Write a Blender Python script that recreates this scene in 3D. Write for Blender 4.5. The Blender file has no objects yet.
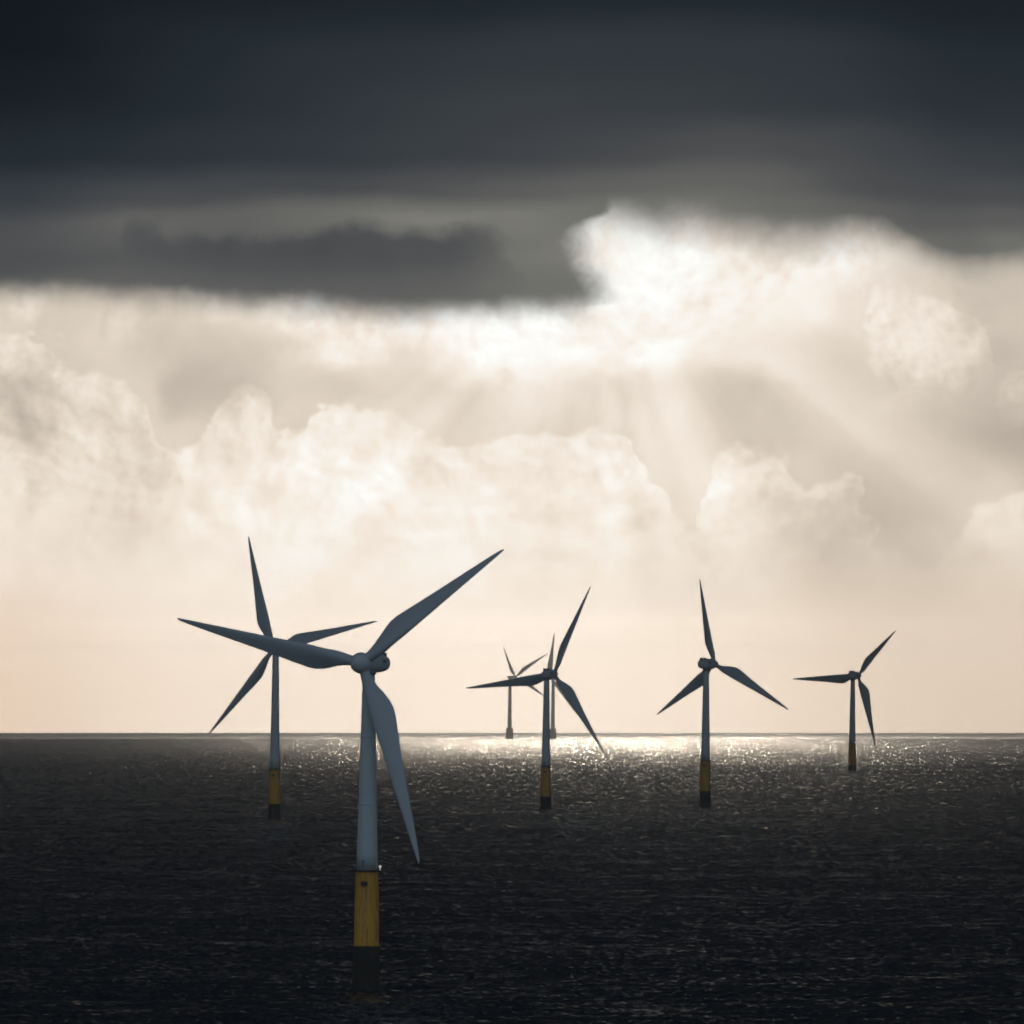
import bpy, math
import numpy as np
from mathutils import Vector, Matrix

sc = bpy.context.scene
col = sc.collection
RE = 6.371e6          # the sea really curves away
CAMH = 68.0           # camera height above the water
F = 10500.0           # focal length in pixels of a 1024 px frame
HOR = 684.5           # pixel row of the true horizontal
SUN_EL, SUN_AZ = math.radians(19.0), math.radians(0.6)

# ------------------------------------------------------------------ camera
cd = bpy.data.cameras.new('camera')
cam = bpy.data.objects.new('camera', cd); col.objects.link(cam)
cam.location = (0, 0, CAMH)
cam.rotation_euler = (math.radians(90), 0, 0)
cd.sensor_width = 36.0
cd.lens = 36.0 * F / 1024
cd.shift_y = (HOR - 512) / 1024
cd.clip_start = 1.0
cd.clip_end = 90000.0
sc.camera = cam

sc.view_settings.view_transform = 'Standard'
sc.view_settings.look = 'None'
sc.view_settings.gamma = 1
sc.view_settings.exposure = 0.0
sc.cycles.time_limit = 1100
sc.cycles.use_denoising = True
sc.cycles.max_bounces = 6
sc.cycles.volume_bounces = 0
sc.cycles.transparent_max_bounces = 8
sc.cycles.sample_clamp_indirect = 3.0
sc.cycles.sample_clamp_direct = 0.0
sc.cycles.filter_width = 1.85

# ------------------------------------------------------------------ node expressions
class N:
    """a socket of a node tree with arithmetic"""
    def __init__(s, t, sock): s.t, s.s = t, sock
    def _m(s, op, *a, clamp=False):
        n = s.t.nodes.new('ShaderNodeMath'); n.operation = op; n.use_clamp = clamp
        for i, v in enumerate((s,) + a):
            if isinstance(v, N): s.t.links.new(v.s, n.inputs[i])
            else: n.inputs[i].default_value = v
        return N(s.t, n.outputs[0])
    def __add__(s, o): return s._m('ADD', o)
    __radd__ = __add__
    def __sub__(s, o): return s._m('SUBTRACT', o)
    def __rsub__(s, o): return (s * -1.0) + o
    def __mul__(s, o): return s._m('MULTIPLY', o)
    __rmul__ = __mul__
    def __truediv__(s, o): return s._m('DIVIDE', o)
    def atan2(s, o): return s._m('ARCTAN2', o)
    def sqrt(s): return s._m('SQRT')
    def abs(s): return s._m('ABSOLUTE')
    def exp(s): return s._m('EXPONENT')
    def pow(s, o): return s._m('POWER', o)
    def max(s, o): return s._m('MAXIMUM', o)
    def min(s, o): return s._m('MINIMUM', o)
    def clamp(s): return (s + 0.0)._m('ADD', 0.0, clamp=True)
    def step(s, a, b):
        n = s.t.nodes.new('ShaderNodeMapRange'); n.interpolation_type = 'SMOOTHSTEP'; n.clamp = True
        s.t.links.new(s.s, n.inputs['Value'])
        flip = a > b
        if flip: a, b = b, a
        n.inputs['From Min'].default_value = a; n.inputs['From Max'].default_value = b
        n.inputs['To Min'].default_value = 1.0 if flip else 0.0
        n.inputs['To Max'].default_value = 0.0 if flip else 1.0
        return N(s.t, n.outputs[0])
    def curve(s, pts, x0, x1, y0, y1):
        """piecewise curve through (x, y) points"""
        n = s.t.nodes.new('ShaderNodeFloatCurve')
        v = (s - x0) * (1.0 / (x1 - x0))
        v = v.clamp()
        s.t.links.new(v.s, n.inputs['Value'])
        c = n.mapping.curves[0]
        P = [((x - x0) / (x1 - x0), (y - y0) / (y1 - y0)) for x, y in pts]
        c.points[0].location = P[0]; c.points[1].location = P[-1]
        for p in P[1:-1]: c.points.new(*p)
        for p in c.points: p.handle_type = 'AUTO_CLAMPED'
        n.mapping.update()
        return N(s.t, n.outputs['Value']) * (y1 - y0) + y0

def vec(t, x, y, z=0.0):
    n = t.nodes.new('ShaderNodeCombineXYZ')
    for i, v in enumerate((x, y, z)):
        if isinstance(v, N): t.links.new(v.s, n.inputs[i])
        else: n.inputs[i].default_value = v
    return N(t, n.outputs[0])

def noise(t, v, scale, detail=4, rough=0.55, dist=0.0):
    n = t.nodes.new('ShaderNodeTexNoise')
    t.links.new(v.s, n.inputs['Vector'])
    n.inputs['Scale'].default_value = scale; n.inputs['Detail'].default_value = detail
    n.inputs['Roughness'].default_value = rough; n.inputs['Distortion'].default_value = dist
    return N(t, n.outputs['Fac'])

def lin(c):
    return tuple(((v / 255) / 12.92 if v / 255 <= .04045 else ((v / 255 + .055) / 1.055) ** 2.4) for v in c) + (1,)

def mix(t, f, a, b):
    n = t.nodes.new('ShaderNodeMix'); n.data_type = 'RGBA'; n.clamp_factor = True
    for sock, v in ((n.inputs['Factor'], f), (n.inputs['A'], a), (n.inputs['B'], b)):
        if isinstance(v, N): t.links.new(v.s, sock)
        else: sock.default_value = v
    return N(t, n.outputs['Result'])

def cmul(t, c, f):
    n = t.nodes.new('ShaderNodeVectorMath'); n.operation = 'SCALE'
    t.links.new(c.s, n.inputs[0])
    if isinstance(f, N): t.links.new(f.s, n.inputs['Scale'])
    else: n.inputs['Scale'].default_value = f
    return N(t, n.outputs[0])

def ramp(t, f, pts):
    n = t.nodes.new('ShaderNodeValToRGB'); cr = n.color_ramp
    t.links.new(f.s, n.inputs[0])
    while len(cr.elements) < len(pts): cr.elements.new(0.5)
    for e, (p, c) in zip(cr.elements, pts): e.position = p; e.color = c
    return N(t, n.outputs[0])

# ------------------------------------------------------------------ world: storm sky with a bright break
w = bpy.data.worlds.new('World'); sc.world = w; w.use_nodes = True
T = w.node_tree; T.nodes.clear()
tc = T.nodes.new('ShaderNodeTexCoord')
sx = T.nodes.new('ShaderNodeSeparateXYZ'); T.links.new(tc.outputs['Generated'], sx.inputs[0])
dx, dy, dz = (N(T, sx.outputs[i]) for i in range(3))
az = dx.atan2(dy)
el = dz.atan2((dx * dx + dy * dy).sqrt())
# angles in units of 1/10.5 rad, so cloud features are given in thousandths: X to the right, Y upwards
X = az * 10.5
Y = el * 10.5
def px(x): return (x - 512) / 1000
def py(y): return (HOR - y) / 1000
P = vec(T, X, Y)
def fb(seed, scale, det, ro, ax=None, ay=None, dist=0.0):
    return noise(T, vec(T, X if ax is None else ax, Y if ay is None else ay, seed), scale, det, ro, dist)
n_big = fb(3.1, 2.2, 4, 0.5) - 0.5
n_mid = fb(7.7, 6.0, 9, 0.58) - 0.5
n_mid2 = fb(21.0, 6.0, 9, 0.58) - 0.5
n_fin = fb(1.3, 18.0, 8, 0.66) - 0.5
n_fin2 = fb(31.0, 18.0, 8, 0.66) - 0.5
n_str = noise(T, vec(T, X, Y * 3.2, 5.0), 3.0, 4, 0.45) - 0.5
Wx = X + n_mid * 0.13 + n_fin * 0.07
Wy = Y + n_mid2 * 0.12 + n_fin2 * 0.07
# direction towards the hidden sun, for the lit sides of the billows
vx = (X * -1.0 + px(640)); vy = (Y * -1.0 + py(235))
rl = (vx * vx + vy * vy + 0.01).sqrt()
ox, oy = vx / rl * 0.016, vy / rl * 0.016
relief_f = (fb(41.0, 17.0, 8, 0.62) - fb(41.0, 17.0, 8, 0.62, X + ox * 0.5, Y + oy * 0.5)) * 0.6
relief = relief_f + fb(11.0, 6.5, 10, 0.64, Wx * 0.6 + X * 0.4, Wy * 0.6 + Y * 0.4) - fb(11.0, 6.5, 10, 0.64, Wx * 0.6 + X * 0.4 + ox, Wy * 0.6 + Y * 0.4 + oy)

def field(rows, ax, ay):
    """brightness given along a few horizontal rows of the sky, blended between them"""
    tot = None
    ys = [py(r[0]) for r in rows]
    for i, (yy, pts) in enumerate(rows):
        if pts[0][0] > -250: pts = [(-250, pts[0][1])] + pts
        if pts[-1][0] < 1250: pts = pts + [(1250, pts[-1][1])]
        c = ax.curve([(px(a), v) for a, v in pts], px(-250), px(1250), 0, 260)
        if i == 0: wgt = ay.step(ys[1], ys[0])
        elif i == len(rows) - 1: wgt = ay.step(ys[i - 1], ys[i])
        else: wgt = ay.step(ys[i + 1], ys[i]) * ay.step(ys[i - 1], ys[i])
        c = c * wgt
        tot = c if tot is None else tot + c
    return tot

bright = [
 (230, [(560, 248), (640, 252), (700, 240), (750, 232), (800, 236), (850, 226), (900, 212), (950, 190), (1000, 185)]),
 (270, [(0, 215), (300, 235), (600, 242), (650, 255), (700, 250), (750, 240), (775, 228), (810, 236), (850, 236), (900, 226), (950, 212), (1000, 198)]),
 (310, [(0, 216), (30, 230), (60, 205), (100, 215), (150, 208), (200, 226), (250, 234), (300, 245), (350, 238), (400, 250), (500, 253), (600, 256), (650, 256), (700, 240), (750, 240), (800, 240), (850, 222), (900, 222), (950, 212), (1000, 192)]),
 (350, [(0, 226), (50, 212), (100, 222), (150, 212), (200, 203), (250, 204), (300, 228), (350, 244), (400, 226), (450, 243), (500, 247), (550, 255), (600, 252), (650, 253), (700, 237), (750, 232), (800, 224), (850, 214), (900, 226), (950, 222), (980, 200), (1000, 192)]),
 (390, [(0, 196), (50, 212), (75, 228), (110, 228), (150, 218), (180, 192), (220, 196), (260, 202), (300, 208), (350, 210), (400, 220), (450, 215), (500, 226), (550, 234), (600, 220), (650, 224), (700, 213), (750, 203), (800, 213), (850, 210), (900, 210), (950, 206), (1000, 200)]),
 (430, [(0, 202), (50, 220), (100, 225), (150, 220), (200, 214), (250, 230), (300, 216), (350, 230), (400, 226), (450, 220), (500, 224), (550, 226), (600, 219), (650, 230), (700, 213), (750, 210), (800, 214), (850, 209), (900, 199), (950, 194), (1000, 190)]),
 (470, [(0, 225), (50, 229), (100, 222), (150, 221), (200, 232), (300, 238), (400, 234), (500, 232), (550, 235), (600, 227), (650, 229), (700, 221), (750, 224), (800, 214), (850, 206), (900, 194), (950, 195), (1000, 202)]),
 (510, [(0, 230), (100, 225), (150, 221), (200, 232), (300, 238), (400, 238), (500, 238), (600, 235), (650, 228), (700, 222), (750, 218), (800, 208), (850, 198), (900, 191), (950, 197), (1000, 207)]),
 (560, [(0, 227), (100, 227), (200, 232), (300, 236), (400, 238), (500, 236), (600, 232), (700, 222), (800, 207), (850, 200), (900, 200), (950, 205), (1000, 207)]),
 (620, [(0, 221), (100, 229), (200, 234), (400, 236), (600, 232), (700, 224), (800, 214), (900, 207), (1000, 207)]),
 (700, [(0, 213), (100, 223), (200, 227), (400, 230), (500, 231), (600, 228), (700, 222), (800, 213), (900, 204), (1000, 201)]),
]
tone = field(bright, X + n_mid * 0.10 + n_fin * 0.05, Y + n_mid2 * 0.08 + n_fin2 * 0.05)
tone = tone.min(247.0) - (n_mid2 * 60.0 + n_fin * 26.0).max(-6.0) * Y.step(0.28, 0.36)

# light shafts fanning down from the break
ang = (X - px(600)).atan2((Y - py(225)) * -1.0)
rays = noise(T, vec(T, ang * 2.6, 0.0, 2.0), 2.3, 2, 0.5) - 0.5
def shaft(a, wd): return (((ang - a) * (ang - a)) * (-1.0 / (wd * wd))).exp()
fade = (Y + n_big * 0.06).step(0.35, 0.27) * Y.step(0.03, 0.17)
tone = tone + (rays * 44.0 + shaft(0.93, 0.12) * 11.0 - shaft(0.73, 0.10) * 6.0 - shaft(1.10, 0.07) * 9.0 + shaft(0.42, 0.13) * 16.0 + shaft(0.06, 0.09) * 9.0 - shaft(-0.16, 0.07) * 8.0 + shaft(-0.42, 0.10) * 7.0) * fade

def bank(edge, bottom=None, soft=0.010, rimk=0.022, rimv=12.0, under=7.0, bsoft=0.05, amp=1.0):
    """cumulus below an edge curve: bright crest, darker air just above it, relief inside"""
    d = Wx.curve([(px(a), py(b_)) for a, b_ in edge], px(-250), px(1250), -0.2, 0.7) - Wy
    m = d.step(-soft * 0.4, soft)
    k = m * 1.0
    if bottom is not None:
        k = k * (Wy - Wx.curve([(px(a), py(b_)) for a, b_ in bottom], px(-250), px(1250), -0.2, 0.7)).step(0.0, bsoft)
    cut = 1.0
    if bottom is not None: cut = (Wy - Wx.curve([(px(a), py(b_)) for a, b_ in bottom], px(-250), px(1250), -0.2, 0.7)).step(0.0, bsoft)
    out = cut * (d.min(0.0).abs() * (-1.0 / 0.03)).exp() * (1.0 - m)
    return k, ((d.max(0.0) * (-1.0 / rimk)).exp() * k * rimv - out * under) * amp

kL, tL = bank([(-250, 270), (-100, 320), (0, 322), (40, 338), (70, 375), (118, 374), (150, 420), (180, 452), (212, 408), (244, 386), (275, 410), (302, 446), (340, 418), (378, 418), (430, 446), (500, 430), (560, 444), (600, 428), (645, 475), (690, 530), (760, 620), (900, 870), (1250, 870)], rimv=16, amp=1.0)
kR, tR = bank([(-250, 870), (640, 870), (690, 540), (716, 466), (748, 430), (780, 440), (812, 476), (845, 470), (880, 565), (915, 575), (950, 530), (985, 505), (1030, 475), (1250, 440)], rimv=17, amp=1.0)
kP, tP = bank([(-250, 870), (800, 870), (846, 380), (872, 335), (912, 292), (950, 300), (980, 335), (996, 400), (1020, 870), (1250, 870)], [(-250, 395), (850, 350), (890, 388), (930, 402), (990, 380), (1250, 380)], rimv=15, bsoft=0.025, under=6)
kQ, tQ = bank([(-250, 870), (965, 870), (990, 410), (1006, 366), (1030, 350), (1250, 330)], [(-250, 395), (960, 400), (985, 425), (1024, 440), (1250, 440)], rimv=11, bsoft=0.03, under=4)
hot = (Wy - Wx.curve([(px(a), py(b_)) for a, b_ in [(-250, 330), (0, 340), (60, 318), (110, 352), (160, 318), (200, 345), (230, 318), (290, 340), (345, 378), (400, 352), (450, 362), (520, 392), (560, 378), (640, 384), (700, 358), (745, 345), (790, 318), (830, 306), (880, 296), (950, 280), (1250, 280)]], px(-250), px(1250), -0.2, 0.7))
kH = hot.step(-0.004, 0.03)
tH = (hot.max(0.0) * (-1.0 / 0.03)).exp() * kH * 5.0 - (hot.min(0.0) * (1.0 / 0.03)).exp() * (1.0 - kH) * 3.0
body = (kL + kR + kP * 0.9 + kQ * 0.8 + kH * 0.9).min(1.0)
lowfade = Y.step(0.06, 0.24)
tone = tone - X.step(-0.05, -0.45) * 7.0 * Y.step(0.10, 0.22)
tone = tone + (tL + tR) * lowfade + tP * 0.7 + tQ * 0.4 + tH
tone = tone + relief * body * (lowfade * 0.9 + 0.1) * 120.0 + n_mid * 32.0 * (lowfade * 0.85 + 0.15) + n_fin * (body * 0.8 + 0.2) * 36.0 * lowfade

hi = Y.step(0.10, 0.34)
warm = ramp(T, (tone - 150.0) * (1 / 120.0), [(0.0, lin((161, 150, 138))), (0.25, lin((194, 180, 164))), (0.5, lin((225, 210, 192))), (0.71, lin((247, 235, 221))), (0.88, lin((255, 255, 250))), (1.0, (1.25, 1.22, 1.15, 1))])
cool = ramp(T, (tone - 150.0) * (1 / 120.0), [(0.0, lin((154, 149, 141))), (0.25, lin((187, 180, 170))), (0.5, lin((220, 210, 197))), (0.71, lin((244, 235, 225))), (0.88, lin((255, 255, 251))), (1.0, (1.25, 1.22, 1.15, 1))])
sky = mix(T, hi * 0.4, warm, cool)
pinkL = X.step(-0.30, -0.56) * Y.step(0.22, 0.0)
sky = mix(T, pinkL * 0.7, sky, mix(T, 0.5, sky, lin((232, 200, 174))))

# the dark deck
edge_d = [(-250, 205), (400, 205), (560, 222), (610, 240), (650, 240), (700, 236), (745, 238), (790, 252), (830, 247), (890, 245), (930, 252), (985, 262), (1040, 255), (1250, 220)]
ed = (X + n_fin * 0.03 + n_mid * 0.05).curve([(px(a), py(b_)) for a, b_ in edge_d], px(-250), px(1250), -0.2, 0.7)
dd = Y + n_fin2 * 0.022 + n_mid2 * 0.07 - ed
m_up = dd.step(-0.028, 0.042)
edge_s = [(-250, 288), (0, 292), (60, 300), (130, 306), (300, 311), (520, 316), (620, 313), (1250, 300)]
es2 = (X + n_fin * 0.03).curve([(px(a), py(b_)) for a, b_ in edge_s], px(-250), px(1250), -0.2, 0.7)
end_s = (Y + n_fin2 * 0.02).curve([(-0.2, 0.12), (py(312), 0.080), (py(300), 0.105), (py(285), 0.100), (py(268), 0.088), (py(250), 0.080), (py(235), 0.080), (py(220), 0.092), (py(205), 0.12), (0.7, 0.16)], -0.2, 0.7, 0.0, 0.2)
m_lo = (Y + n_fin2 * 0.012 + n_mid2 * 0.055 + n_str * 0.01 - es2).step(-0.018, 0.022) * (end_s - (X + n_fin * 0.035 + n_mid * 0.05)).step(-0.012, 0.032)
m_deck = m_up.max(m_lo)
# soft dark wisp hanging down at far right
wisp = (((X - 0.455) * (X - 0.455) * 160.0 + (Y - 0.455) * (Y - 0.455) * 500.0) * -1.0).exp()
m_deck = (m_deck + wisp * (0.55 + n_mid * 1.2)).clamp()
dark = [
 (-60, [(0, 16), (500, 26), (1000, 20)]),
 (0, [(0, 21), (200, 29), (500, 36), (700, 38), (1000, 29)]),
 (50, [(0, 23), (200, 38), (400, 48), (600, 55), (800, 53), (1000, 39)]),
 (100, [(0, 27), (200, 42), (400, 54), (600, 62), (800, 57), (1000, 44)]),
 (150, [(0, 36), (200, 48), (400, 58), (600, 70), (750, 80), (800, 77), (900, 66), (1000, 58)]),
 (190, [(0, 56), (150, 70), (300, 72), (400, 78), (500, 88), (600, 96), (750, 98), (850, 80), (950, 70), (1000, 72)]),
 (215, [(0, 70), (100, 84), (150, 94), (200, 93), (300, 103), (400, 115), (500, 116), (600, 112), (750, 108), (850, 96), (950, 84), (1000, 88)]),
 (250, [(0, 72), (100, 80), (200, 92), (450, 106), (500, 110), (560, 116), (600, 122), (800, 128), (900, 112), (950, 100), (1000, 110)]),
 (290, [(0, 86), (100, 92), (300, 98), (400, 105), (560, 112), (600, 118), (1000, 135)]),
]
Yk = Y + n_str * 0.06 + n_big * 0.08 * Y.step(0.42, 0.55)
dt = field(dark, X + n_str * 0.10, Yk)
top_s = [(-250, 300), (60, 300), (112, 262), (128, 222), (142, 214), (160, 217), (180, 232), (235, 230), (260, 234), (325, 224), (352, 221), (400, 226), (460, 226), (505, 240), (545, 290), (600, 310), (1250, 320)]
es = (X + n_fin * 0.06 + n_mid * 0.10).curve([(px(a), py(b_)) for a, b_ in top_s], px(-250), px(1250), -0.2, 0.7)
ds = es - (Y + n_fin2 * 0.045 + n_mid2 * 0.012)
m_s = ds.step(-0.006, 0.018) * X.step(0.05, -0.08) * (X + n_mid * 0.2).step(-0.42, -0.34)
dt = dt * (1.0 - m_s) + (76.0 + Y.step(0.44, 0.375) * 22.0 + n_mid * 12.0) * m_s
dt = dt + n_str * 16.0 + n_big * 12.0 + n_mid * 14.0 * Y.step(0.62, 0.5)
deck = ramp(T, dt * (1 / 200.0), [(0.0, lin((6, 8, 12))), (0.10, lin((15, 20, 27))), (0.2, lin((34, 42, 49))), (0.3, lin((56, 61, 66))), (0.4, lin((80, 81, 82))), (0.55, lin((112, 112, 107))), (1.0, lin((206, 199, 188)))])
sky = mix(T, m_deck, sky, deck)

# the air over the sea takes part of this light away again, most of it near the horizon
air = Y.curve([(-0.2, 4.9), (py(730), 4.9), (py(660), 4.85), (py(650), 4.75), (py(640), 4.05), (py(630), 3.15), (py(620), 2.72), (py(610), 2.36), (py(600), 2.14), (py(570), 1.77), (py(550), 1.61), (py(510), 1.45), (py(470), 1.35), (py(430), 1.28), (py(350), 1.21), (py(230), 1.12), (py(100), 1.0), (0.7, 0.97)], -0.2, 0.7, 0.0, 6.0)
sky = cmul(T, sky, air)
tv = T.nodes.new('ShaderNodeVectorMath'); tv.operation = 'MULTIPLY'
T.links.new(sky.s, tv.inputs[0]); T.links.new(mix(T, Y.step(0.14, 0.0), (1, 1, 1, 1), (1.035, 0.965, 0.905, 1)).s, tv.inputs[1])
sky = N(T, tv.outputs[0])

# away from the break: dull overcast at the sides, pale cool sky behind the camera
side = mix(T, el.step(0.0, 0.25), lin((120, 122, 126)), lin((34, 40, 48)))
sky = mix(T, az.abs().step(0.16, 0.6), sky, side)
sky = mix(T, el.step(0.11, 0.30), sky, lin((20, 25, 32)))
ns = T.nodes.new('ShaderNodeTexSky'); ns.sky_type = 'NISHITA'; ns.sun_disc = False
ns.sun_elevation = SUN_EL; ns.sun_rotation = SUN_AZ; ns.altitude = 0; ns.dust_density = 1.5
nish = cmul(T, N(T, ns.outputs[0]), 0.095)
grey = mix(T, 0.55, nish, lin((122, 133, 142)))
sky = mix(T, dy.step(0.35, -0.45), sky, grey)
bg = T.nodes.new('ShaderNodeBackground'); bg.inputs['Strength'].default_value = 1.0
T.links.new(sky.s, bg.inputs['Color'])
wo = T.nodes.new('ShaderNodeOutputWorld'); T.links.new(bg.outputs[0], wo.inputs['Surface'])
w.cycles.sampling_method = 'MANUAL'; w.cycles.sample_map_resolution = 2048

# ------------------------------------------------------------------ sun
sl = bpy.data.lights.new('sun', 'SUN'); sl.energy = 1.7; sl.angle = math.radians(0.6); sl.color = (1.0, 0.86, 0.68)
so = bpy.data.objects.new('sun', sl); col.objects.link(so)
sd = Vector((math.sin(SUN_AZ) * math.cos(SUN_EL), math.cos(SUN_AZ) * math.cos(SUN_EL), math.sin(SUN_EL)))
so.rotation_euler = sd.to_track_quat('Z', 'Y').to_euler()

# ------------------------------------------------------------------ materials
def material(name):
    m = bpy.data.materials.new(name); m.use_nodes = True
    t = m.node_tree; b = t.nodes['Principled BSDF']
    return m, t, b

def paint(name, c, rough=0.4, var=0.12, streak=None, scale=0.6):
    m, t, b = material(name)
    g = t.nodes.new('ShaderNodeTexCoord'); s = t.nodes.new('ShaderNodeSeparateXYZ')
    t.links.new(g.outputs['Object'], s.inputs[0])
    x, y, z = (N(t, s.outputs[i]) for i in range(3))
    n = noise(t, vec(t, x, y, z), scale, 6, 0.6) - 0.5
    st = noise(t, vec(t, x * 3.0, y * 3.0, z * 0.16), 1.1, 5, 0.6)
    cc = mix(t, 0.0, c, c)
    cc = cmul(t, cc, 1.0 + n * var * 2)
    if streak:
        cc = mix(t, st.step(streak[1], streak[1] + 0.16) * streak[2], cc, streak[0])
    t.links.new(cc.s, b.inputs['Base Color'])
    b.inputs['Roughness'].default_value = rough
    return m

M_white = paint('white_paint', (0.60, 0.64, 0.66, 1), 0.38, 0.06, ((0.34, 0.33, 0.30, 1), 0.60, 0.35))
M_blade = paint('blade_gelcoat', (0.52, 0.56, 0.59, 1), 0.42, 0.05, scale=0.2)
M_yellow = paint('yellow_paint', (0.68, 0.335, 0.032, 1), 0.6, 0.18, ((0.10, 0.045, 0.015, 1), 0.50, 0.75))
M_pile = paint('fouled_steel', (0.018, 0.016, 0.013, 1), 0.85, 0.3, ((0.035, 0.035, 0.025, 1), 0.55, 0.6))
M_dark = paint('dark_steel', (0.035, 0.035, 0.04, 1), 0.6, 0.1)
M_grey = paint('grey_metal', (0.22, 0.24, 0.25, 1), 0.5, 0.1)
M_grille = paint('dark_opening', (0.05, 0.06, 0.06, 1), 0.6, 0.1)
m, t, b = material('lantern_glass')
b.inputs['Base Color'].default_value = (0.85, 0.87, 0.85, 1); b.inputs['Emission Color'].default_value = (1, 0.96, 0.88, 1); b.inputs['Emission Strength'].default_value = 0.55
M_lamp = m

# ------------------------------------------------------------------ the sea
rng = np.random.default_rng(7)
def ocean(n, L, lam_min, lam_max, rms, spread, peak):
    """periodic height field with a directional wind spectrum; waves run along y"""
    k1 = np.fft.fftfreq(n, L / n) * 2 * np.pi
    kx, ky = np.meshgrid(k1, k1, indexing='ij')
    k = np.hypot(kx, ky); k[0, 0] = 1
    kp = 2 * np.pi / peak
    S = np.exp(-1.25 * (kp / k) ** 2) / k ** 4
    c2 = np.abs(ky) / k
    S *= c2 ** spread + 0.03
    lam = 2 * np.pi / k
    S[(lam < lam_min) | (lam > lam_max)] = 0; S[0, 0] = 0
    A = np.sqrt(S) * (rng.normal(size=(n, n)) + 1j * rng.normal(size=(n, n)))
    h = np.fft.ifft2(A).real
    return (h * (rms / h.std())).astype(np.float32)
def samp(h, L, x, y):
    n = h.shape[0]
    u = (x / L * n) % n; v = (y / L * n) % n
    i = np.floor(u).astype(np.int64) % n; j = np.floor(v).astype(np.int64) % n
    fu = (u - np.floor(u)).astype(np.float32); fv = (v - np.floor(v)).astype(np.float32)
    i2 = (i + 1) % n; j2 = (j + 1) % n
    return (h[i, j] * (1 - fu) + h[i2, j] * fu) * (1 - fv) + (h[i, j2] * (1 - fu) + h[i2, j2] * fu) * fv
HA = ocean(1024, 512, 1.2, 60, 0.19, 0.4, 6.5)
HB = ocean(1024, 2710, 12, 160, 0.20, 0.6, 34)

a_f = np.arange(-0.064, 0.0641, 0.00026)
a_c = np.concatenate([np.linspace(0.064, 0.3, 24)[1:], np.linspace(0.3, 2 * np.pi - 0.3, 40)[1:], np.linspace(-0.3, -0.064, 24)[1:-1] + 2 * np.pi])
angs = np.concatenate([a_f, a_c])
rs = [30.0]
while rs[-1] < 1850: rs.append(rs[-1] * 1.06 + 1)
while rs[-1] < 31000: rs.append(rs[-1] + max(1.15, rs[-1] / 1800))
rs = np.array(rs)
nr, na = len(rs), len(angs)
R_, A_ = np.meshgrid(rs, angs, indexing='ij')
x = R_ * np.sin(A_); y = R_ * np.cos(A_)
z = -(R_ ** 2) / (2 * RE)
fine = (np.abs(((A_ + np.pi) % (2 * np.pi)) - np.pi) < 0.0645) & (R_ > 1800)
gust = 0.8 + 0.4 * samp(HB, 2710, x * 0.31 + 100, y * 0.17) / 0.20 * 0.5
wv = samp(HA, 512, x, y) * np.clip(gust, 0.5, 1.4) + samp(HB, 2710, x + 300, y)
wv = wv + 0.12 * np.abs(wv) - 0.03
z = z + np.where(fine, wv, 0.0)
co = np.stack([x, y, z], -1).reshape(-1, 3).astype(np.float32)
ii, jj = np.meshgrid(np.arange(nr - 1), np.arange(na), indexing='ij')
j2 = (jj + 1) % na
q = np.stack([ii * na + jj, (ii + 1) * na + jj, (ii + 1) * na + j2, ii * na + j2], -1)[:, :, ::-1].reshape(-1)
nf = (nr - 1) * na
me = bpy.data.meshes.new('sea')
me.vertices.add(len(co)); me.vertices.foreach_set('co', co.reshape(-1))
me.loops.add(nf * 4); me.loops.foreach_set('vertex_index', q.astype(np.int32))
me.polygons.add(nf); me.polygons.foreach_set('loop_start', np.arange(0, nf * 4, 4, dtype=np.int32))
me.update(calc_edges=False)
me.polygons.foreach_set('use_smooth', np.ones(nf, dtype=bool))
sea = bpy.data.objects.new('sea', me); col.objects.link(sea); sea['kind'] = 'structure'
del co, q, R_, A_, x, y, z, wv, ii, jj
print('sea verts', nr * na, 'normal z', me.polygons[nf // 2].normal.z)

m, t, b = material('sea_water')
g = t.nodes.new('ShaderNodeNewGeometry'); s = t.nodes.new('ShaderNodeSeparateXYZ')
t.links.new(g.outputs['Position'], s.inputs[0])
x, y, z = (N(t, s.outputs[i]) for i in range(3))
dist = (x * x + y * y).sqrt()
rip = noise(t, vec(t, x, y * 1.2), 1.7, 4, 0.6)
bp = t.nodes.new('ShaderNodeBump'); bp.inputs['Distance'].default_value = 0.085; bp.inputs['Strength'].default_value = 0.8
t.links.new(rip.s, bp.inputs['Height']); # broken, choppy facets on the crests of the farther water
t1 = noise(t, vec(t, x * 0.24, y * 0.012), 1.0, 4, 0.75) - 0.5
t2 = noise(t, vec(t, x * 0.24, y * 0.012, 60.0), 1.0, 4, 0.75) - 0.5
amp = dist.step(2500.0, 9000.0) * 0.75
t3 = noise(t, vec(t, x * 0.9, y * 0.35, 20.0), 1.0, 3, 0.6) - 0.5
t4 = noise(t, vec(t, x * 0.9, y * 0.35, 80.0), 1.0, 3, 0.6) - 0.5
tl = vec(t, t2 * amp * 0.5 + t4 * 0.35, t1 * amp + t3 * 0.5, 0.0)
va = t.nodes.new('ShaderNodeVectorMath'); va.operation = 'ADD'; t.links.new(bp.outputs[0], va.inputs[0]); t.links.new(tl.s, va.inputs[1])
vn = t.nodes.new('ShaderNodeVectorMath'); vn.operation = 'NORMALIZE'; t.links.new(va.outputs[0], vn.inputs[0])
t.links.new(vn.outputs[0], b.inputs['Normal'])
fo = noise(t, vec(t, x * 0.35, y * 0.5, 4.0), 1.0, 5, 0.62)
fo2 = noise(t, vec(t, x, y, 9.0), 0.03, 3, 0.5)
foam = (fo + fo2 * 0.25).step(0.80, 0.86)
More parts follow.
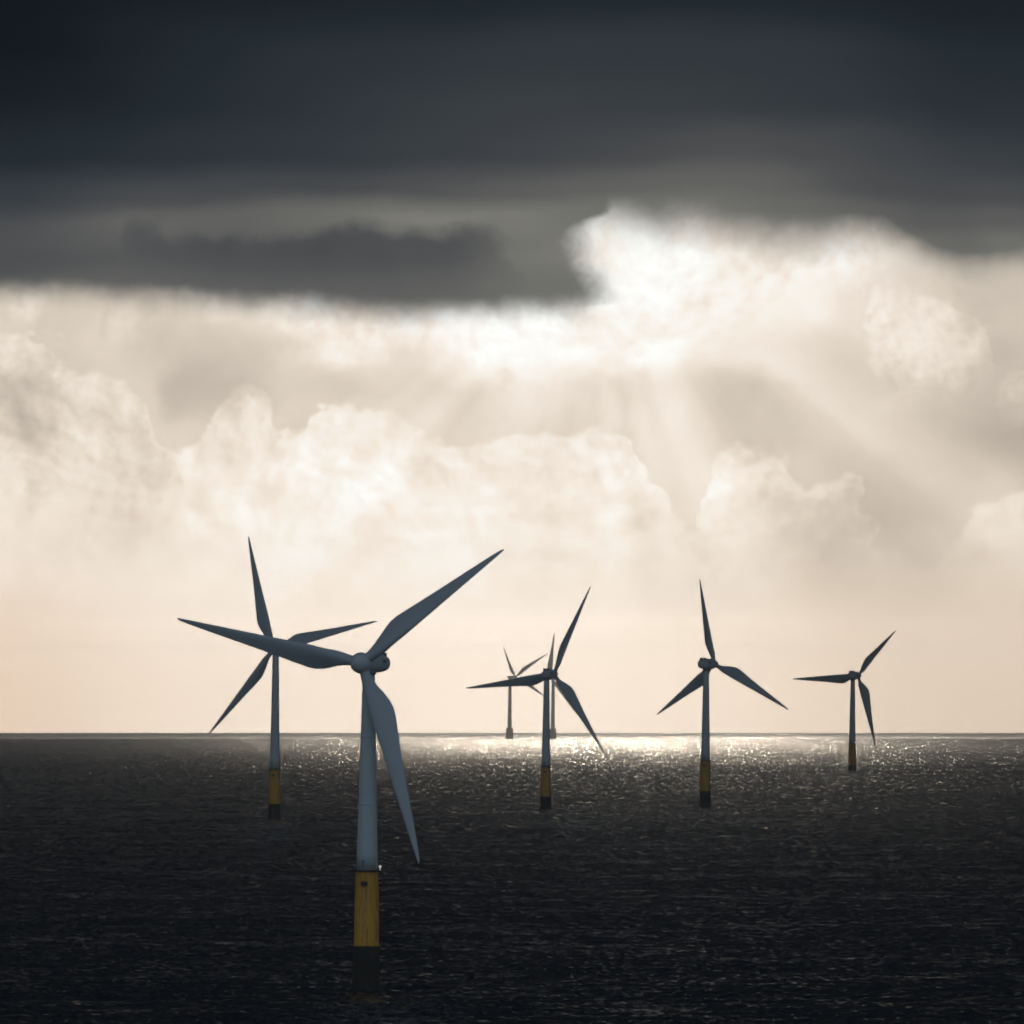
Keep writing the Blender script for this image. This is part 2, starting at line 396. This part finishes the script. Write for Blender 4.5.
for bx_, by_, br_ in ((-32.7, 2352, 4.6), (-124.3, 5493, 5.2), (19.1, 5971, 5.2), (112.8, 6132, 5.0)):   # wash round the piles
    dq = ((x - bx_) * (x - bx_) + (y - by_) * (y - by_)).sqrt()
    foam = foam.max(dq.step(br_ + 2.5, br_ - 2.0) * (fo + 0.05).step(0.42, 0.62) * 0.5)
bc = mix(t, foam, (0.005, 0.014, 0.024, 1), (0.30, 0.33, 0.34, 1))
t.links.new(bc.s, b.inputs['Base Color'])
ro = 0.13 + foam * 0.5
t.links.new(ro.s, b.inputs['Roughness'])
b.inputs['IOR'].default_value = 1.33
me.materials.append(m)

# ------------------------------------------------------------------ storm cloud layers overhead (they shade the near and the farthest water)
def cloud_slab(name, y0, y1, soft0, soft1, zc, th, hw, fade):
    bpy_me = bpy.data.meshes.new(name)
    nx, ny = 40, 60
    xs = np.linspace(-hw, hw, nx); ys = np.linspace(y0, y1, ny)
    XX, YY = np.meshgrid(xs, ys, indexing='ij')
    drop = -(XX ** 2 + YY ** 2) / (2 * RE)
    bump = samp(HB, 2710, XX * 0.08, YY * 0.08) / 0.16
    edge = np.minimum(1, np.minimum((XX + hw), (hw - XX)) / 900) * np.minimum(1, np.minimum(YY - y0, y1 - YY) / 900)
    edge = np.sqrt(np.clip(edge, 0, 1))
    zb = zc + drop - (th * 0.15 + 20 * bump) * edge
    zt = zc + drop + 1 + (th + 60 * bump) * edge
    V = np.concatenate([np.stack([XX, YY, zb], -1).reshape(-1, 3), np.stack([XX, YY, zt], -1).reshape(-1, 3)])
    fs = []
    n = nx * ny
    for i in range(nx - 1):
        for j in range(ny - 1):
            a, b_, c, d = i * ny + j, (i + 1) * ny + j, (i + 1) * ny + j + 1, i * ny + j + 1
            fs.append((d, c, b_, a)); fs.append((a + n, b_ + n, c + n, d + n))
    for i in range(nx - 1):
        fs.append((i * ny, (i + 1) * ny, (i + 1) * ny + n, i * ny + n))
        k = ny - 1
        fs.append(((i + 1) * ny + k, i * ny + k, i * ny + k + n, (i + 1) * ny + k + n))
    for j in range(ny - 1):
        fs.append((j + 1, j, j + n, j + 1 + n))
        k = (nx - 1) * ny
        fs.append((k + j, k + j + 1, k + j + 1 + n, k + j + n))
    bpy_me.from_pydata([tuple(map(float, v)) for v in V], [], fs)
    bpy_me.polygons.foreach_set('use_smooth', np.ones(len(bpy_me.polygons), dtype=bool))
    o = bpy.data.objects.new(name, bpy_me); col.objects.link(o); o['kind'] = 'structure'
    mm, t, b = material(name + '_vapour')
    g = t.nodes.new('ShaderNodeNewGeometry'); s = t.nodes.new('ShaderNodeSeparateXYZ')
    t.links.new(g.outputs['Position'], s.inputs[0])
    x, y = N(t, s.outputs[0]), N(t, s.outputs[1])
    nz = noise(t, vec(t, x, y), 0.0016, 5, 0.6) - 0.5
    yy = y + nz * 2600.0
    xf = (x - 170.0) * (1 / 420.0); xf = xf * xf
    hole = (xf * -1.0).exp() * 0.95 + 0.05
    if fade:
        tr_ = yy.step(*soft1[::-1]).pow(1.6) * hole.pow(0.5)
        tr_ = (tr_ + yy.step(3000 + SH, 9000 + SH) * 0.085 + 0.006).min(1.0)
        dens = (1.0 - tr_) * y.step(*soft0)
    else:
        dens = yy.step(*soft0) * 0.32
    tr = t.nodes.new('ShaderNodeBsdfTransparent'); mx = t.nodes.new('ShaderNodeMixShader')
    b.inputs['Base Color'].default_value = (0.06, 0.075, 0.095, 1); b.inputs['Roughness'].default_value = 1.0
    b.inputs['Specular IOR Level'].default_value = 0.0
    t.links.new(dens.s, mx.inputs[0]); t.links.new(tr.outputs[0], mx.inputs[1]); t.links.new(b.outputs[0], mx.inputs[2])
    t.links.new(mx.outputs[0], t.nodes['Material Output'].inputs['Surface'])
    bpy_me.materials.append(mm)
    return o
SH = 2600 / math.tan(SUN_EL)
cloud_slab('storm_cloud', 3500 , 18000 + SH, (3500, 3600), (17200 + SH, 6200 + SH), 2600, 250, 6500, True)
cloud_slab('storm_cloud', 18100 + SH, 36500, (18700 + SH, 21500 + SH), None, 2600, 250, 6500, False)

# ------------------------------------------------------------------ turbine building
class MB:
    def __init__(s): s.v = []; s.f = []; s.sm = []
    def loft(s, rings, cap0=True, cap1=True, smooth=True):
        o = len(s.v); n = len(rings[0])
        for r in rings: s.v += [tuple(p) for p in r]
        for i in range(len(rings) - 1):
            for j in range(n):
                a = o + i * n + j; b = o + i * n + (j + 1) % n
                s.f.append((a, b, b + n, a + n)); s.sm.append(smooth)
        if cap0: s.f.append(tuple(o + j for j in range(n))[::-1]); s.sm.append(False)
        if cap1: s.f.append(tuple(o + (len(rings) - 1) * n + j for j in range(n))); s.sm.append(False)
    def lathe(s, prof, n=48, c=(0, 0), **k):
        s.loft([[(c[0] + r * math.cos(2 * math.pi * j / n), c[1] + r * math.sin(2 * math.pi * j / n), z) for j in range(n)] for r, z in prof], **k)
    def tube(s, p, q, r, n=8):
        p, q = Vector(p), Vector(q); d = (q - p).normalized()
        u = d.orthogonal().normalized(); w_ = d.cross(u)
        s.loft([[c + (u * math.cos(2 * math.pi * j / n) + w_ * math.sin(2 * math.pi * j / n)) * r for j in range(n)] for c in (p, q)])
    def box(s, c, sz):
        x, y, z = c; a, b_, h = (v / 2 for v in sz)
        s.loft([[(x - a, y - b_, z + k), (x + a, y - b_, z + k), (x + a, y + b_, z + k), (x - a, y + b_, z + k)] for k in (-h, h)], smooth=False)
    def build(s, name, mat, parent, M=None):
        me = bpy.data.meshes.new(name); me.from_pydata([tuple(v) for v in s.v], [], s.f)
        me.polygons.foreach_set('use_smooth', s.sm)
        import bmesh
        bm = bmesh.new(); bm.from_mesh(me); bmesh.ops.recalc_face_normals(bm, faces=bm.faces); bm.to_mesh(me); bm.free()
        me.materials.append(mat)
        o = bpy.data.objects.new(name, me); col.objects.link(o); o.parent = parent
        if M is not None: o.matrix_local = M
        return o

def blade_mesh(chordmax, mirror):
    """unit length 1 along z, chord along x (trailing edge at -x), thickness along y; chord and thickness in metres"""
    prof = [(0.0, 2.3, 1.0), (0.03, 2.3, 1.0), (0.06, 2.35, .95), (0.09, 2.7, .80), (0.13, .63, .58), (0.17, .79, .44), (0.21, .92, .35), (0.25, 1.0, .29), (0.29, .99, .26), (0.36, .89, .23), (0.45, .76, .21), (0.55, .63, .195), (0.65, .51, .185), (0.75, .40, .18), (0.85, .285, .175), (0.93, .19, .17), (0.975, .125, .17), (0.993, .08, .17), (1.0, .03, .17)]
    n = 36
    rings = []
    for k, (zz, c, th) in enumerate(prof):
        if c < 2: c = c * chordmax
        e = min(1.0, max(0.0, (zz - 0.05) / 0.16)); e = e * e * (3 - 2 * e)   # round root into aerofoil
        tw = -math.radians(11 + 15 * (1 - min(1, zz / 0.8)) ** 1.6) * e
        pb = -0.35 * 7 * zz * zz * 0.0
        ring = []
        for j in range(n):
            a = 2 * math.pi * j / n
            X0 = math.cos(a); Y0 = math.sin(a)
            # aerofoil: leading edge +x, sharp at -x
            ta = (1 + X0) / 2
            thk = 1.0 * (1 - e) + e * (1.35 * math.sqrt(max(ta, 0)) * (0.25 + 0.75 * (1 - (1 - ta) ** 2)) * (1.15 - 0.25 * ta))
            px_ = X0 * c / 2; py_ = Y0 * c * th / 2 * thk
            off = -(c / 2 - 1.15) * 0.72 * e
            px_ += off
            xr = px_ * math.cos(tw) - py_ * math.sin(tw); yr = px_ * math.sin(tw) + py_ * math.cos(tw)
            ring.append((xr * mirror, yr, zz))
        rings.append(ring)
    return rings

def superring(cx, w_, h_, yy, e=2.6, zc=0.0, n=36):
    r = []
    for j in range(n):
        a = 2 * math.pi * j / n; c, s_ = math.cos(a), math.sin(a)
        r.append((math.copysign(abs(c) ** (2 / e), c) * w_ / 2, yy, zc + math.copysign(abs(s_) ** (2 / e), s_) * h_ / 2))
    return r

def dist_for(yb):
    n = yb - 733 + 48.5
    n = yb - HOR
    k = F / (2 * RE)
    return (n - math.sqrt(n * n - 4 * k * F * CAMH)) / (2 * k)

def turbine(label, xb, yb, y_tp0, y_tp1, hub, tips, yaw, front, over=4.6, tw=(4.7, 2.7), wscale=1.0, detail=True, nlen=10.0, chord=5.2, cs=1.0, ns=None, hs=None, tpw=1.17):
    """xb, yb: where the pile meets the water; hub and blade tips as bearings; yaw: turn of the rotor axis in degrees"""
    d = dist_for(yb); mp = d / F
    bx = (xb - 512) * mp
    root = bpy.data.objects.new('wind_turbine', None); col.objects.link(root)
    root.location = (bx, d, -(d * d + bx * bx) / (2 * RE)); root.empty_display_size = 10
    root['label'] = label; root['category'] = 'wind turbine'; root['group'] = 'wind turbines standing in the sea'
    W = cs; ns = ns or cs; hs = hs or cs
    lean = math.radians(0.5)                                # the towers stand a touch off plumb
    def plumb(p): return (xb + (p[0] - xb) * math.cos(lean) - (yb - p[1]) * math.sin(lean), yb - ((yb - p[1]) * math.cos(lean) + (p[0] - xb) * math.sin(lean)))
    root.rotation_euler.y = lean
    def longer(p, c, f): return (c[0] + (p[0] - c[0]) * f, c[1] + (p[1] - c[1]) * f)
    tips = [plumb(longer(p, hub, 1.012)) for p in tips]; hub = plumb(hub)
    z0 = (yb - y_tp0) * mp; z1 = (yb - y_tp1) * mp; zh = (yb - hub[1]) * mp
    rb = tw[0] / 2 * W; rt = tw[1] / 2 * W
    ztop = zh - 1.7 * ns
    r_tp = rb * tpw
    # steel pile and yellow transition piece
    b_ = MB(); b_.lathe([(r_tp * 1.18, -4), (r_tp * 1.16, 0.5), (r_tp * 1.09, 1.6), (r_tp * 1.04, z0 * 0.6), (r_tp * 1.03, z0)]); pile = b_.build('monopile', M_pile, root)
    b_ = MB(); b_.lathe([(r_tp * 1.08, z0 - 0.02), (r_tp * 1.04, z0 + 0.3), (r_tp * 1.02, z0 + 0.32), (r_tp * 0.925, z1 - 0.6), (r_tp * 0.925, z1 - 0.3)]); tp = b_.build('transition_piece', M_yellow, root)
    # tower with flange rings
    prof = [(rb, z1 + 0.0)]
    for k in range(1, 13):
        f = k / 12; zz = z1 + (ztop - z1) * f; r = rb + (rt - rb) * f
        prof.append((r, zz))
    b_ = MB(); b_.lathe(prof, 64); tower = b_.build('tower', M_white, root)
    for f in (0.33, 0.67):
        zz = z1 + (ztop - z1) * f; rr_ = rb + (rt - rb) * f
        b_ = MB(); b_.lathe([(rr_ - .1, zz - .16), (rr_ + .045, zz - .14), (rr_ + .045, zz + .14), (rr_ - .1, zz + .16)]); b_.build('flange', M_white, tower)
    # platform with railing
    rp = rb * 1.08 + 0.85 * wscale
    b_ = MB(); b_.lathe([(rb * 0.98, z1 - 0.32), (rp, z1 - 0.32), (rp, z1 - 0.02), (rb * 0.98, z1 - 0.02)], cap0=False, cap1=False); plat = b_.build('platform', M_dark, root)
    b_ = MB(); nn = 20
    for k in range(nn):
        a = 2 * math.pi * k / nn; a2 = 2 * math.pi * (k + 1) / nn
        p = ((rp - .08) * math.cos(a), (rp - .08) * math.sin(a)); q_ = ((rp - .08) * math.cos(a2), (rp - .08) * math.sin(a2))
        b_.tube((*p, z1 - 0.05), (*p, z1 + 1.1), 0.03, 5)
        for hh in (0.55, 1.1): b_.tube((*p, z1 + hh), (*q_, z1 + hh), 0.025, 5)
    b_.build('railing', M_grey, plat)
    # tower door, facing the camera side
    fa = math.radians(-112)
    def on(r, a, zz): return (r * math.cos(a), r * math.sin(a), zz)
    if detail:
        b_ = MB()
        rr = rb - (rb - rt) * 0.03
        rings = []
        for zz, hw in ((z1 + 0.25, .42), (z1 + 1.9, .42), (z1 + 2.2, .32), (z1 + 2.35, .12)):
            rings.append([on(rr + dr, fa + s_ * hw / rr, zz) for dr, s_ in ((-.1, -1), (.05, -1), (.06, 0), (.05, 1), (-.1, 1))])
        b_.loft(rings, smooth=False); b_.build('door', M_grey, tower)
        # boat landing fenders and ladder on the transition piece
        b_ = MB()
        la = math.radians(62)
        for s_ in (-1, 1):
            a = la + s_ * 0.9 / r_tp
            b_.tube(on(r_tp * 1.3, a, -2), on(r_tp * 1.24, a, z0 + 6), 0.16, 8)
            for zz in (1.2, z0 * 0.7, z0 + 2, z0 + 5.5): b_.tube(on(r_tp, a, zz), on(r_tp * 1.26, a, zz), 0.1, 6)
        b_.build('boat_landing', M_dark, root)
        b_ = MB()
        for s_ in (-1, 1): b_.tube(on(r_tp * 1.13, la + s_ * .25 / r_tp, 1), on(r_tp * 1.13, la + s_ * .25 / r_tp, z1 - .4), 0.05, 6)
        zz = 1.2
        while zz < z1 - .5:
            b_.tube(on(r_tp * 1.13, la - .25 / r_tp, zz), on(r_tp * 1.13, la + .25 / r_tp, zz), 0.025, 5); zz += 0.4
        b_.build('ladder', M_dark, root)
        # cable inlet box with its rusty stain and the small davit
        b_ = MB(); a = math.radians(-103)
        c = on(r_tp * 0.93, a, z1 - 3.0)
        b_.box(c, (1.5, 0.9, 0.95)); b_.build('equipment_box', M_dark, tp)
        b_ = MB(); b_.tube(on(rp - .1, math.radians(-35), z1), on(rp - .1, math.radians(-35), z1 + 1.7), .09); b_.tube(on(rp - .1, math.radians(-35), z1 + 1.65), on(rp + 1.1, math.radians(-35), z1 + 1.9), .07)
        b_.build('davit', M_grey, plat)
    b_ = MB(); c = on(rp - .1, math.radians(-6), 0)
    b_.lathe([(0.08, z1), (0.08, z1 + .55), (.26, z1 + .57), (.28, z1 + .95), (.12, z1 + 1.08)], 14, c[:2]); b_.build('lantern', M_lamp, plat)

    # rotor axis: from tower towards the rotor, world xy
    ya = math.radians(yaw)
    ax = Vector((math.sin(ya), math.cos(ya), 0)) if not front else Vector((math.sin(ya), -math.cos(ya), 0))
    # place the rotor centre on the measured bearing
    hxm = (hub[0] - xb) * mp
    L = over * W
    H = Vector((0, 0, zh)) + ax * L
    # nacelle frame: local y = -axis (towards tail)
    yl = -ax; zl = Vector((0, 0, 1)); xl = yl.cross(zl)
    R3 = Matrix((xl, yl, zl)).transposed().to_4x4()
    MN = Matrix.Translation(H) @ R3
    b_ = MB()
    s_ = ns
    ln = nlen
    sect = [(1.15, 2.3, 2.3), (1.3, 3.1, 3.1), (2.0, 3.5, 3.6), (3.6, 3.8, 3.9), (5.5, 3.9, 4.0), (7.2, 3.8, 3.9), (8.6, 3.4, 3.5), (9.5, 2.7, 2.8), (9.9, 1.8, 1.9), (10.0, .6, .6)]
    b_.loft([superring(0, w_ * s_, h_ * s_, yy / 10.0 * ln if yy > 2 else yy, 2.3) for yy, w_, h_ in sect])
    nac = b_.build('nacelle', M_white, root, MN)
    b_ = MB(); b_.lathe([(rt * 1.02, ztop - .9 * s_), (rt * 1.28, ztop - .5 * s_), (rt * 1.3, zh - 1.2 * s_)], 40)
    b_.build('yaw_bearing', M_grey, root)
    b_ = MB()
    b_.loft([superring(0, w_ * s_, h_ * s_, yy, 2.2) for yy, w_, h_ in ((1.05, 2.9, 2.9), (1.18, 3.35, 3.35), (1.32, 3.35, 3.35), (1.4, 2.9, 2.9))])
    b_.build('collar', M_grille, nac)
    if detail:
        b_ = MB()
        for sx_ in (-1, 1):
            b_ = MB(); b_.box((sx_ * 1.83 * s_, ln * .62, .35 * s_), (.26 * s_, 1.7 * s_, .8 * s_))
            b_.build('vent', M_grey, nac)
        b_ = MB(); b_.box((0, ln * .80, 1.85 * s_), (2.2 * s_, 1.0 * s_, .8 * s_)); b_.build('cooler', M_grey, nac)
        b_ = MB(); b_.tube((.5 * s_, ln * .68, 1.7 * s_), (.5 * s_, ln * .68, 2.9 * s_), .05); b_.tube((0, ln * .68, 2.8 * s_), (1.0 * s_, ln * .68, 2.8 * s_), .04)
        b_.build('weather_mast', M_dark, nac)
    # hub: rounded spinner, nose away from the tail
    s_ = hs
    b_ = MB(); prof = [(1.5, 1.1 / hs), (1.85, .7), (2.1, .1), (2.15, -.5), (2.0, -1.3), (1.65, -2.0), (1.1, -2.5), (.5, -2.75), (.05, -2.8)]
    b_.loft([[(r * s_ * math.cos(2 * math.pi * j / 36), yy * s_, r * s_ * math.sin(2 * math.pi * j / 36)) for j in range(36)] for r, yy in prof])
    hubo = b_.build('rotor_hub', M_white, root, MN)
    # rotor plane: e1 horizontal, pointing to the right in the view
    e1 = Vector((ax.y, -ax.x, 0)); e1 = e1 if e1.x > 0 else -e1
    cu = e1.x
    Hx = xb + H.x / mp
    bm_ = None
    for tx, ty in tips:
        u = (tx - Hx) * mp / cu; v = (hub[1] - ty) * mp
        ln_b = math.hypot(u, v)
        zd = (e1 * u + Vector((0, 0, v))).normalized()          # along the blade
        tdir = Vector((0, 0, 1)) * (u / ln_b) - e1 * (v / ln_b)  # counter-clockwise side as seen from the camera = trailing edge
        xd = -tdir
        yd = zd.cross(xd)
        MBm = Matrix.Translation(H) @ Matrix((xd, yd, zd)).transposed().to_4x4() @ Matrix.Diagonal((cs, cs, ln_b, 1))
        b_ = MB(); b_.loft(blade_mesh(chord, 1.0))
        b_.build('blade', M_blade, root, MBm)
    print(label, 'd', round(d), 'm/px', round(mp, 3), 'hub', round(zh, 1), 'blade', [round(math.hypot((tx - Hx) * mp / cu, (hub[1] - ty) * mp), 1) for tx, ty in tips], 'hubpx', round(Hx, 1))
    return root

turbine('largest and nearest wind turbine, blades spread left, up right and down over its pale tower', 366, 990, 946, 870, (366, 663), [(176.5, 621.5), (501, 549.5), (421.5, 859)], -28, True, over=3.2, tw=(4.75, 2.75), chord=5.6, nlen=11.2, ns=1.05, hs=1.12, wscale=0.55)
turbine('wind turbine at far left whose hub hides behind a blade of the largest turbine', 274.3, 819, 804, 769, (272, 650), [(247.5, 538), (375, 620), (210.5, 734)], -20, False, over=4.6, tw=(4.9, 3.2), chord=6.2, cs=1.05, nlen=10.5)
turbine('wind turbine left of centre in front of the two pale distant turbines', 545.5, 809, 796.5, 766.5, (553.5, 674), [(589.5, 587), (467, 689), (604, 751)], 36, False, over=7.0, tw=(5.0, 3.2), chord=6.3, nlen=9.6, ns=1.42, hs=0.95)
turbine('wind turbine right of centre with an upright blade and its nacelle tail showing left', 705, 806, 791, 760, (713, 664), [(699.5, 580), (787, 708), (659, 715)], 36, False, over=7.4, tw=(4.8, 3.0), chord=6.3, nlen=14.5, cs=1.1, ns=1.6, hs=1.0)
turbine('rightmost and smallest dark wind turbine, one blade level to the left', 852, 770.5, 765, 743.5, (859, 675.5), [(894.5, 630.5), (795, 679.5), (875.5, 745)], 36, False, over=7.4, tw=(5.2, 3.4), chord=7.6, nlen=13.0, cs=1.1, ns=1.8, hs=1.15)
turbine('pale distant wind turbine left of the other pale one, far off in the haze', 509.5, 738.8, 738.2, 728, (520, 677), [(503.5, 648), (547, 653.5), (544.5, 696)], 42, False, over=11, tw=(6.2, 4.4), chord=8.0, nlen=20.0, detail=False, cs=1.2, tpw=1.75)
turbine('pale distant wind turbine with an upright blade, half hidden behind a dark tower', 552.7, 738.8, 738.4, 729, (547, 678), [(554, 633), (505, 682), (577, 714)], -40, False, over=6.0, tw=(6.2, 4.4), chord=8.6, nlen=14.0, detail=False, cs=1.2, tpw=1.75)

# ------------------------------------------------------------------ haze over the whole water
hz = MB(); hz.box((0, 0, 50), (64000, 64000, 272))
m = bpy.data.materials.new('haze_air'); m.use_nodes = True; t = m.node_tree; t.nodes.clear()
out = t.nodes.new('ShaderNodeOutputMaterial'); pv = t.nodes.new('ShaderNodeVolumePrincipled')
pv.inputs['Color'].default_value = (0.82, 0.90, 1.0, 1); pv.inputs['Density'].default_value = 5.6e-5; pv.inputs['Anisotropy'].default_value = 0.65
t.links.new(pv.outputs[0], out.inputs['Volume'])
m.cycles.homogeneous_volume = True if hasattr(m.cycles, 'homogeneous_volume') else None
o = hz.build('haze', m, None); o['kind'] = 'stuff'
